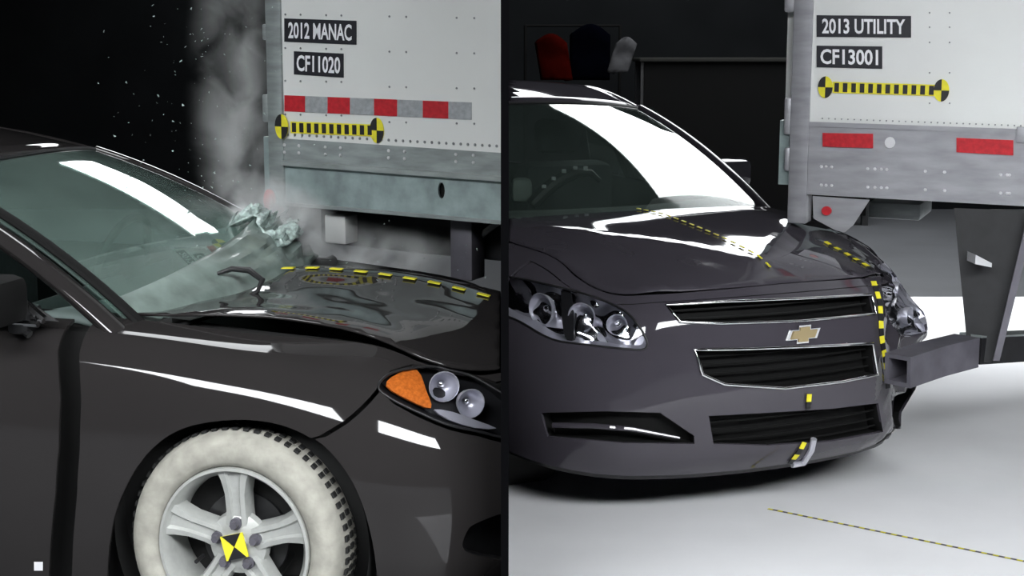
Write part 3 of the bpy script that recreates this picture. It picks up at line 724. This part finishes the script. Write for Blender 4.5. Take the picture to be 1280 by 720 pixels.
def scale_strip(T, root, a, b, n, bay):
    u0, z0 = T.inv(*a); u1, z1 = T.inv(*b); hz = .022
    st = part('marker_strip', plate(T, [(u0, z0-hz), (u1, z1-hz), (u1, z1+hz), (u0, z0+hz)], -.003, -.005), M['yellow'], root, bay, False, 'yellow strip with black dashes', fn=T.w)
    for k in range(n):
        f = (k+.5)/n; u = u0+(u1-u0)*f; z = z0+(z1-z0)*f; d = (u1-u0)/n*.27
        part('black_dash', plate(T, [(u-d, z-hz*.8), (u+d, z-hz*.8), (u+d, z+hz*.8), (u-d, z+hz*.8)], -.0052, -.007), M['black'], st, bay, False, fn=T.w)
def sign(T, root, text, corners, bay):
    q = [T.inv(*p) for p in corners]         # tl, tr, br, bl
    pl_ = part('identity_label', plate(T, q, -.002, -.004), M['label'], root, bay, False, 'black label with white letters', fn=T.w)
    cu = bpy.data.curves.new('lettering', 'FONT'); cu.body = text; cu.align_x = 'CENTER'; cu.align_y = 'CENTER'; cu.size = 1; cu.offset = .024; cu.extrude = .0; cu.resolution_u = 3
    tmp = bpy.data.objects.new('lettering', cu); C.objects.link(tmp); bpy.context.view_layer.update()
    me = bpy.data.meshes.new_from_object(tmp.evaluated_get(bpy.context.evaluated_depsgraph_get())); bpy.data.objects.remove(tmp); bpy.data.curves.remove(cu)
    xs = [v.co.x for v in me.vertices]; ys = [v.co.y for v in me.vertices]; x0, x1, y0, y1 = min(xs), max(xs), min(ys), max(ys)
    V = []
    for v in me.vertices:
        a = .06+.88*(v.co.x-x0)/(x1-x0); b = .15+.70*(v.co.y-y0)/(y1-y0)
        u = (q[3][0]*(1-a)+q[2][0]*a)*(1-b)+(q[0][0]*(1-a)+q[1][0]*a)*b; z = (q[3][1]*(1-a)+q[2][1]*a)*(1-b)+(q[0][1]*(1-a)+q[1][1]*a)*b
        V.append((u, -.0055, z))
    part('lettering', (V, [list(p.vertices) for p in me.polygons]), M['letter'], pl_, bay, False, fn=T.w)
def rivets(T, root, pts, m, bay, r=.006, name='rivets'):
    D = .010 if name == 'rail_rivets' else 0
    out = []
    for u, z in pts:
        V = [(u+r*math.cos(t*PI/3), -.002-D*.6, z+r*math.sin(t*PI/3)) for t in range(6)]+[(u+r*.6*math.cos(t*PI/3), -.006-D*.6, z+r*.6*math.sin(t*PI/3)) for t in range(6)]
        out.append((V, [[i, (i+1) % 6, 6+(i+1) % 6, 6+i] for i in range(6)]+[[6, 7, 8, 9, 10, 11]]))
    part(name, join(*out), m, root, bay, False, fn=T.w, kind='stuff')
def body_box(T, root, u0, u1, z0, z1, bay):
    part('side_panel', box(u0, u1, 0, .04, z0, z1), M['white'], root, bay, False, fn=T.w, label='white riveted side')
    part('far_side_panel', box(u0, u1, 2.55, 2.59, z0, z1), M['white'], root, bay, False, fn=T.w)
    part('roof_panel', box(u0, u1, 0, 2.59, z1, z1+.03), M['white'], root, bay, False, fn=T.w)
    part('load_floor', box(u0, u1, .04, 2.55, z0-.12, z0-.02), M['trim'], root, bay, False, fn=T.w)
    for k in range(2):
        y0 = .06+k*1.24; dd = part('rear_door', box(-.05, -.01, y0, y0+1.22, z0+.02, z1-.04), M['white'], root, bay, False, fn=T.w)
    part('rear_sill', box(-.06, .06, .02, 2.57, z0-.26, z0), M['galv'], root, bay, False, fn=T.w)
# ---- left trailer
TL = Trailer((-.885, 5.6, 0), .42, .033)
u_a, z_w = TL.inv(355, 173); _, z_b = TL.inv(355, 252); 
tl = empty('semi_trailer', TL.w((0, 0, 0)), 'white trailer with red and silver tape strip above the smashed car', 'trailer')
body_box(TL, tl, .0, 2.2, z_w, 3.95, 'L')
pu, _ = TL.inv(335, 100); pu2, _ = TL.inv(354, 100); _, pz = TL.inv(345, 298)
part('rear_post', bbox(pu, pu2, -.012, .1, pz, 3.9, .006), M['alu'], tl, 'L', fn=TL.w)
_, z1 = TL.inv(355, 200)
part('riveted_rail', box(pu2, 2.2, -.006, .03, z1, z_w), M['greysteel'] if False else M['alu'], tl, 'L', False, fn=TL.w)
part('rail_ledge', box(pu2, 2.2, -.028, .03, z1-.018, z1), M['alu'], tl, 'L', False, fn=TL.w)
su, sz_ = TL.inv(552, 238)
slot = [(su+.014*math.cos(t*PI/8), sz_+.030*math.sin(t*PI/8)) for t in range(16)]
vf = patch([(pu2, z_b), (2.2, z_b), (2.2, z1-.018), (pu2, z1-.018)], lambda u, z: (u, -.002, z), .2, .1, [slot])
part('lower_rail', vf, M['galv'], tl, 'L', False, fn=TL.w, solid=.012)
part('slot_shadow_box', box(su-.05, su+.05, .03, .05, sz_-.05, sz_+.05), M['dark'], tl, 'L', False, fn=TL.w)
part('lower_flange', box(pu2, 2.2, -.02, .10, z_b-.012, z_b), M['alu'], tl, 'L', False, fn=TL.w)
lu, lz = TL.inv(341, 250)
lm = part('marker_lamp_base', plate(TL, [(lu+.032*math.cos(t*PI/10), lz+.050*math.sin(t*PI/10)) for t in range(20)], -.012, -.018), M['alu'], tl, 'L', False, fn=TL.w)
part('marker_lamp', join(plate(TL, [(lu+.026*math.cos(t*PI/10), lz+.044*math.sin(t*PI/10)) for t in range(20)], -.018, -.026), plate(TL, [(lu+.02*math.cos(t*PI/10), lz+.026*math.sin(t*PI/10)) for t in range(20)], -.026, -.031)), M['red'], lm, 'L', False, 'round red lamp', fn=TL.w)
for a, b in ((118, 152), (30, 50)):
    u0, zt0 = TL.inv(328, a); _, zb0 = TL.inv(328, b); part('hinge', bbox(u0, pu+.004, -.006, .06, zb0, zt0, .006), M['alu'], tl, 'L', fn=TL.w)
xs = [356, 382, 410, 438, 468, 497, 529, 561, 590]
tp = lambda x: 119+(x-356)*.0385; bt = lambda x: 139+(x-356)*.046
for i in range(8):
    q = [TL.inv(xs[i], tp(xs[i])), TL.inv(xs[i+1], tp(xs[i+1])), TL.inv(xs[i+1], bt(xs[i+1])), TL.inv(xs[i], bt(xs[i]))]
    part('reflective_tape', plate(TL, q, -.002, -.0035), M['silver' if i % 2 else 'red'], tl, 'L', False, 'silver tape piece' if i % 2 else 'red tape piece', fn=TL.w)
sign(TL, tl, '2012 MANAC', [(356, 23), (446, 26), (446, 56), (356, 52)], 'L')
sign(TL, tl, 'CF11020', [(368, 64), (430, 67), (430, 97), (368, 93)], 'L')
scale_strip(TL, tl, (364, 159), (468, 163), 11, 'L')
target(TL, tl, 355, 158, 'L', d0=-.012); target(TL, tl, 472, 163, 'L')
pts = []
for x in (357, 376, 408, 427, 487, 508, 571, 593):
    for y in (18, 60, 101, 143) if x < 440 else (18, 62, 106, 150): pts.append(TL.inv(x, y+(x-357)*.02))
rivets(TL, tl, pts, M['rivet'], 'L', .0045)
rivets(TL, tl, [TL.inv(x, 168+(x-357)*.055) for x in range(360, 626, 9)], M['rivet'], 'L', .006)
rivets(TL, tl, [TL.inv(x, y+(x-355)*.055) for x in (357, 375, 408, 427, 487, 507, 571, 593) for y in (181, 190)], M['rivetl'], 'L', .007, 'rail_rivets')
# underneath
part('undercarriage', bbox(.03, 2.2, .27, .9, .92, z_w-.12, .02), M['steel'], tl, 'L', fn=TL.w)
for k in range(7): part('cross_member', box(.35+k*.28, .40+k*.28, .1, 2.5, z_b+.03, z_w-.12), M['steel'], tl, 'L', False, fn=TL.w)
def ubox(T, root, px0, py0, px1, py1, w0, w1, name, m, bay, **k):
    a = T.inv(px0, py0, w0); b = T.inv(px1, py1, w0)
    return part(name, bbox(a[0], b[0], w0, w1, b[1], a[1], .008), m, root, bay, fn=T.w, **k)
ubox(TL, tl, 405, 268, 432, 306, .06, .16, 'pale_bracket', M['white'], 'L')
gl_ = tl
ubox(TL, gl_, 562, 262, 590, 352, .10, .22, 'guard_upright', M['greysteel'], 'L')
a = TL.inv(590, 303, .2); b_ = TL.inv(640, 264, .2)
part('guard_brace', tube([(a[0], .2, a[1]), (b_[0], .2, b_[1])], .012, 8), M['white'], gl_, 'L', fn=TL.w)
part('guard_bar', bbox(TL.inv(575, 420, .1)[0]-.05, TL.inv(575, 420, .1)[0]+.05, -.0+.02, 2.5, .55, .65, .01), M['steel'], gl_, 'L', fn=TL.w)
part('guard_upright', bbox(TL.inv(575, 420, .1)[0]-.05, TL.inv(575, 420, .1)[0]+.05, 1.7, 1.82, .6, z_w-.2, .01), M['greysteel'], gl_, 'L', fn=TL.w)

# ---- right trailer
TR = Trailer((1.165, 5.9, 0), .40, .017)
_, z_w = TR.inv(1013, 152); _, z_b = TR.inv(1015, 243)
tr_ = empty('semi_trailer', TR.w((0, 0, 0)), 'white trailer with two red lamps on its rail beside the plum sedan', 'trailer')
body_box(TR, tr_, 0, 3.6, z_w, 4.0, 'R')
pu, _ = TR.inv(990, 100); pu2, _ = TR.inv(1014, 100); _, pz = TR.inv(1000, 279)
part('rear_post', bbox(pu, pu2, -.012, .1, pz, 3.95, .006), M['aluR'], tr_, 'R', fn=TR.w)
part('bottom_rail', box(pu2, 3.6, -.008, .03, z_b, z_w), M['aluR'], tr_, 'R', False, fn=TR.w)
_, z1 = TR.inv(1015, 158)
part('rail_ledge', box(pu2, 3.6, -.014, .03, z_w-.018, z_w), M['aluR'], tr_, 'R', False, fn=TR.w)
part('rail_step', box(pu2, 3.6, -.012, .03, z_b, z_b+.012), M['aluR'], tr_, 'R', False, fn=TR.w)
for a, b in ((-8, 15), (122, 168), (184, 214)):
    u0, zt0 = TR.inv(981, a); _, zb0 = TR.inv(981, b); part('hinge', bbox(u0, pu+.004, -.008, .06, zb0, zt0, .008), M['aluR'], tr_, 'R', fn=TR.w)
for q in (((1029, 166), (1092, 167), (1092, 185), (1029, 183)), ((1196, 172), (1267, 175), (1267, 194), (1196, 190))):
    qq = [TR.inv(*p) for p in q]; part('reflector_lamp', plate(TR, qq, -.008, -.014), M['red'], tr_, 'R', False, 'red oblong reflector', fn=TR.w)
cu_, cz_ = TR.inv(1113, 178)
part('clearance_lamp', plate(TR, [(cu_+.02*math.cos(t*PI/8), cz_+.022*math.sin(t*PI/8)) for t in range(16)], -.008, -.016), M['rivetl'], tr_, 'R', False, 'small round white lamp', fn=TR.w)
part('door_edge_bracket', bbox(TR.inv(1271, 160)[0], TR.inv(1290, 160)[0], -.02, -.008, TR.inv(1271, 178)[1], TR.inv(1271, 158)[1], .004), M['aluR'], tr_, 'R', fn=TR.w)
q = [TR.inv(*p) for p in ((1016, 245), (1087, 250), (1066, 282), (1056, 290), (1045, 288), (1017, 273))]
part('corner_gusset', plate(TR, q, -.004, .006), M['aluR'], tr_, 'R', False, fn=TR.w)
lu, lz = TR.inv(1034, 263); part('red_lamp', plate(TR, [(lu+.020*math.cos(t*PI/8), lz+.018*math.sin(t*PI/8)) for t in range(16)], -.005, -.016), M['red'], tr_, 'R', False, 'small red lamp', fn=TR.w)
sign(TR, tr_, '2013 UTILITY', [(1021, 19), (1139, 20), (1139, 47), (1021, 46)], 'R')
sign(TR, tr_, 'CF13001', [(1021, 57), (1103, 58), (1103, 86), (1021, 84)], 'R')
scale_strip(TR, tr_, (1041, 109), (1170, 113), 12, 'R'); target(TR, tr_, 1032, 109, 'R'); target(TR, tr_, 1177, 113, 'R')
rivets(TR, tr_, [TR.inv(x, y) for x in (1162, 1187) for y in (16, 34, 53, 91, 129)], M['rivet'], 'R', .0035)
rivets(TR, tr_, [TR.inv(x, 148+(x-1028)*.037) for x in range(1028, 1280, 8)], M['rivet'], 'R', .0035)
rivets(TR, tr_, [TR.inv(x, y+(x-1025)*.045) for x in (1027, 1033, 1040, 1085, 1094, 1102, 1109, 1157, 1181, 1251, 1259, 1262) for y in (208, 231)], M['rivetl'], 'R', .007, 'rail_rivets')
for k in range(10): part('cross_member', box(.35+k*.32, .40+k*.32, .1, 2.5, z_b+.03, z_w-.12), M['steel'], tr_, 'R', False, fn=TR.w)
ubox(TR, tr_, 1086, 252, 1150, 276, .5, .9, 'underfloor_beam', M['alu'], 'R')
# underride guard: tapering upright, bent tube with an open end
def quadbar(a, b, wa, wb, hn):
    """bar from a to b, widths along the direction hn"""
    a, b = Vector(a), Vector(b); d = (b-a).normalized(); s2 = d.cross(hn).normalized()
    V = []
    for p, wd, dp in ((a, wa, .05), (b, wb, .035)): V += [p-hn*wd-s2*dp, p+hn*wd-s2*dp, p+hn*wd+s2*dp, p-hn*wd+s2*dp]
    return V, [(0, 1, 2, 3), (4, 7, 6, 5), (0, 4, 5, 1), (1, 5, 6, 2), (2, 6, 7, 3), (3, 7, 4, 0)]
hn = Vector((.95, -.3, 0)).normalized()
pa, pb = at(1238, 262, 5.62), at(1226, 452, 5.55)
part('guard_upright', quadbar(pa, pb, .135, .045, hn), M['steel'], tr_, 'R', False, label='black tapering upright')
part('upright_edge', quadbar(pa+Vector((.125, -.10, 0)), pb+Vector((.035, -.07, .02)), .014, .012, hn), M['greysteel'], tr_, 'R', False)
part('upright_scuff', quadbar(at(1214, 322, 5.50), at(1236, 330, 5.50), .018, .008, Vector((0, 0, 1))), M['rivetl'], tr_, 'R', False, 'scuffed bare metal')
T0, T1, T2, T3 = at(1122, 463, 5.22), at(1208, 438, 5.52), at(1300, 432, 5.85), at(1480, 424, 6.6)
def sqtube(P, hh, dd, t=.008):
    V, Fc = [], []; up = UP
    for i, p in enumerate(P):
        d = (P[min(i+1, len(P)-1)]-P[max(i-1, 0)]).normalized(); s2 = d.cross(up).normalized(); u2 = s2.cross(d).normalized()
        for k_ in (1, 1-t/hh*2):
            V += [p+s2*a*dd*k_+u2*b*hh*k_ for a, b in ((-1, -1), (1, -1), (1, 1), (-1, 1))]
    n = len(P)
    for i in range(n-1):
        for j in range(4):
            a = i*8+j; b = i*8+(j+1) % 4; Fc += [[a, b, b+8, a+8], [a+4, a+12, b+12, b+4]]
    for j in range(4): Fc += [[j, (j+1) % 4, 4+(j+1) % 4, 4+j], [(n-1)*8+j, (n-1)*8+4+j, (n-1)*8+4+(j+1) % 4, (n-1)*8+(j+1) % 4]]
    return V, Fc
part('guard_tube', sqtube([T0, T0.lerp(T1, .5)+Vector((0, 0, .005)), T1], .058, .055), M['greysteel'], tr_, 'R', 30, 'bent grey tube with open end')
part('guard_tube', sqtube([T1+Vector((.02, .02, 0)), T2, T3], .052, .05), M['steel'], tr_, 'R', 30, 'straight dark tube')
part('guard_upright', quadbar(T3+Vector((0, 0, .0)), T3+Vector((0, 0, .55)), .1, .1, hn), M['steel'], tr_, 'R', False)
part('top_flange', quadbar(T1+Vector((.02, .02, .056)), T3+Vector((0, 0, .056)), .004, .004, UP), M['alu'], tr_, 'R', False)

# ================================================================ dim things at the back of the white bay
def chair_like(x, y, seatm, label, name='folding_chair', cloth=None):
    t = empty(name, (x, y, 0), label, 'chair')
    part('seat', bbox(x-.24, x+.24, y-.24, y+.24, .43, .47, .015), seatm, t)
    part('backrest', bbox(x-.23, x+.23, y+.2, y+.25, .6, .95, .015), seatm, t)
    for a in (-.21, .21):
        for b in (-.21, .21): part('leg', tube([(x+a, y+b, .43), (x+a*1.1, y+b*1.1, .0)], .012, 6), M['trim'], t)
        part('back_post', tube([(x+a, y+.21, .45), (x+a, y+.23, .93)], .012, 6), M['trim'], t)
    return t
# long raised bench with things on it
BX = at(880, 72, 14.5); bz = BX.z
t = empty('work_platform', (2.4, 14.5, 0), 'long dim worktop behind the plum sedan', 'platform')
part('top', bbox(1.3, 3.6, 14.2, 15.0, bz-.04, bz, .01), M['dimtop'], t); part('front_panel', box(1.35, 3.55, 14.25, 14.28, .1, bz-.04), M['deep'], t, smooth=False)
for x in (1.35, 2.2, 3.55):
    for y in (14.3, 14.9): part('leg', box(x-.03, x+.03, y-.03, y+.03, .004 if y < 10 else 0, bz-.04), M['trim'], t, smooth=False)
def drape(px0, py0, px1, py1, Y, lean, m, name, label, cat):
    a = at(px0, py0, Y); b = at(px1, py1, Y)
    def f(i, j):
        x = a.x+(b.x-a.x)*i+lean*j*.0-lean*(1-j)*0; wv = .5+.5*math.sin(PI*i)
        nz = noise.noise(Vector((i*3, j*3, 1)))*.03
        return (x+lean*(j-.5), Y-.08*wv+nz, b.z+(a.z-b.z)*j*(.8+.2*math.sin(PI*i)))
    o = part(name, grid(12, 12, f), m, smooth=True, loc=((a.x+b.x)/2, Y, b.z), solid=.1); tag(o, label, cat)
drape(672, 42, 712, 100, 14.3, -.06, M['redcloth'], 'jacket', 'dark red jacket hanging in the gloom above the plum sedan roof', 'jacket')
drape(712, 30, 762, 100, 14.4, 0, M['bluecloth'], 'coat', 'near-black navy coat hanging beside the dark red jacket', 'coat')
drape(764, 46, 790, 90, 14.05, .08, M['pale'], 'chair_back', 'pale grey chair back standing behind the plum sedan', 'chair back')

t = empty('coat_rail', (.55, 14.3, 0), 'black coat rail holding the dark coats behind the plum sedan', 'rail')
rz_ = at(700, 32, 14.3).z
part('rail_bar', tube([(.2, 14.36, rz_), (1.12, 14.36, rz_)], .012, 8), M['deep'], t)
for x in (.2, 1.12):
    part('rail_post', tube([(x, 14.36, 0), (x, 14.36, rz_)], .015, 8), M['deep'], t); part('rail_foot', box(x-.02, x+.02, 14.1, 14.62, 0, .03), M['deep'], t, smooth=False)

# ================================================================ smoke and flying glass in the left bay
def volume_mat(name, dens, scale, col):
    m = bpy.data.materials.new(name); m.use_nodes = True; nt = m.node_tree; nt.nodes.clear()
    o = nt.nodes.new('ShaderNodeOutputMaterial'); v = nt.nodes.new('ShaderNodeVolumePrincipled'); v.inputs['Color'].default_value = (*col, 1); v.inputs['Anisotropy'].default_value = -.45
    tc = nt.nodes.new('ShaderNodeTexCoord'); n = nt.nodes.new('ShaderNodeTexNoise'); n.inputs['Scale'].default_value = scale; n.inputs['Detail'].default_value = 5; n.inputs['Distortion'].default_value = .6
    r = nt.nodes.new('ShaderNodeMapRange'); r.inputs[1].default_value = .42; r.inputs[2].default_value = .72; r.inputs[3].default_value = 0; r.inputs[4].default_value = dens
    # fade to nothing at the blob's skin: generated coordinates, distance from the middle
    sub = nt.nodes.new('ShaderNodeVectorMath'); sub.operation = 'SUBTRACT'; sub.inputs[1].default_value = (.5, .5, .5)
    ln = nt.nodes.new('ShaderNodeVectorMath'); ln.operation = 'LENGTH'; fr = nt.nodes.new('ShaderNodeMapRange'); fr.inputs[1].default_value = .5; fr.inputs[2].default_value = .1; fr.inputs[3].default_value = 0; fr.inputs[4].default_value = 1
    mu = nt.nodes.new('ShaderNodeMath'); mu.operation = 'MULTIPLY'; pq = nt.nodes.new('ShaderNodeMath'); pq.operation = 'POWER'; pq.inputs[1].default_value = 1.8
    L = nt.links.new
    L(tc.outputs['Object'], n.inputs[0]); L(n.outputs[0], r.inputs[0]); L(tc.outputs['Generated'], sub.inputs[0]); L(sub.outputs[0], ln.inputs[0]); L(ln.outputs['Value'], fr.inputs[0])
    L(r.outputs[0], mu.inputs[0]); L(fr.outputs[0], pq.inputs[0]); L(pq.outputs[0], mu.inputs[1]); L(mu.outputs[0], v.inputs['Density']); L(v.outputs[0], o.inputs[1]); return m
def puff(c, r, dens, scale, label, col=(.96, .99, .985), name='smoke'):
    bm = bmesh.new(); bmesh.ops.create_icosphere(bm, subdivisions=3, radius=1)
    V = [(c[0]+v.co.x*r[0], c[1]+v.co.y*r[1], c[2]+v.co.z*r[2]) for v in bm.verts]; bm.verts.index_update(); Fc = [[q.index for q in f.verts] for f in bm.faces]; bm.free()
    o = part(name, (V, Fc), volume_mat(name, dens, scale, col), None, 'L', loc=c); tag(o, label, 'smoke', None, 'stuff')
SM = 'pale smoke '
pc = at(335, 285, 5.35); puff(pc, (.27, .20, .22), 75, 6, 'dense pale dust cloud at the far lower corner of the smashed windshield', name='dust')
pc = at(300, 130, 5.7); puff(pc, (.22, .25, .85), 7, 5, 'thin grey smoke plume rising beside the rear post of the left trailer')
pc = at(440, 322, 5.6); puff(pc, (.62, .3, .19), 9, 6, 'low smoke spreading over the buckled hood under the left trailer')
bm = bmesh.new()
for i in range(230):
    g_ = random.gauss; px = 250+g_(0, 55); py = random.uniform(0, 330) if i < 170 else 330+g_(0, 20)
    if i > 170: px = 480+g_(0, 60)
    p = at(px, py, random.uniform(4.6, 5.6)); r_ = random.choice((.0025, .003, .004, .006))
    vs = [bm.verts.new(p+Vector((random.uniform(-r_, r_), random.uniform(-r_, r_), random.uniform(-r_, r_)))) for _ in range(4)]
    for q in ((0, 1, 2), (0, 1, 3), (1, 2, 3), (0, 2, 3)): bm.faces.new([vs[k] for k in q])
bm.verts.index_update()
vf = ([tuple(v.co) for v in bm.verts], [[v.index for v in f.verts] for f in bm.faces]); bm.free()
o = part('glass_fragments', vf, M['shard'], None, 'L', False, loc=at(260, 160, 5)); tag(o, 'scattered glass crumbs flying above the smashed windshield', 'glass fragments', None, 'stuff')

# measuring line painted on the floor
a, b = at(975, 638, 1), at(1290, 706, 1)
def floorpt(px, py): r = ray(px, py); return Vector((0, 0, H))+r*(-(H-.004)/r.z)
P0, P1 = floorpt(960, 636), floorpt(1330, 712)
d = (P1-P0).normalized(); s2 = Vector((-d.y, d.x, 0))
n = int((P1-P0).length/.04)
ln_ = part('floor_line', ([tuple(P0+s2*.008+UP*.0004), tuple(P1+s2*.008+UP*.0004), tuple(P1-s2*.008+UP*.0004), tuple(P0-s2*.008+UP*.0004)], [(0, 1, 2, 3)]), M['greysteel'], smooth=False); tag(ln_, 'yellow and grey dashed line crossing the white floor', 'floor marking')
part('line_dash', join(*[([tuple(P0+d*(k*.04)+s2*.006+UP*.0008), tuple(P0+d*(k*.04+.02)+s2*.006+UP*.0008), tuple(P0+d*(k*.04+.02)-s2*.006+UP*.0008), tuple(P0+d*(k*.04)-s2*.006+UP*.0008)], [(0, 1, 2, 3)]) for k in range(n)]), M['yellow'], ln_, smooth=False, kind='stuff')
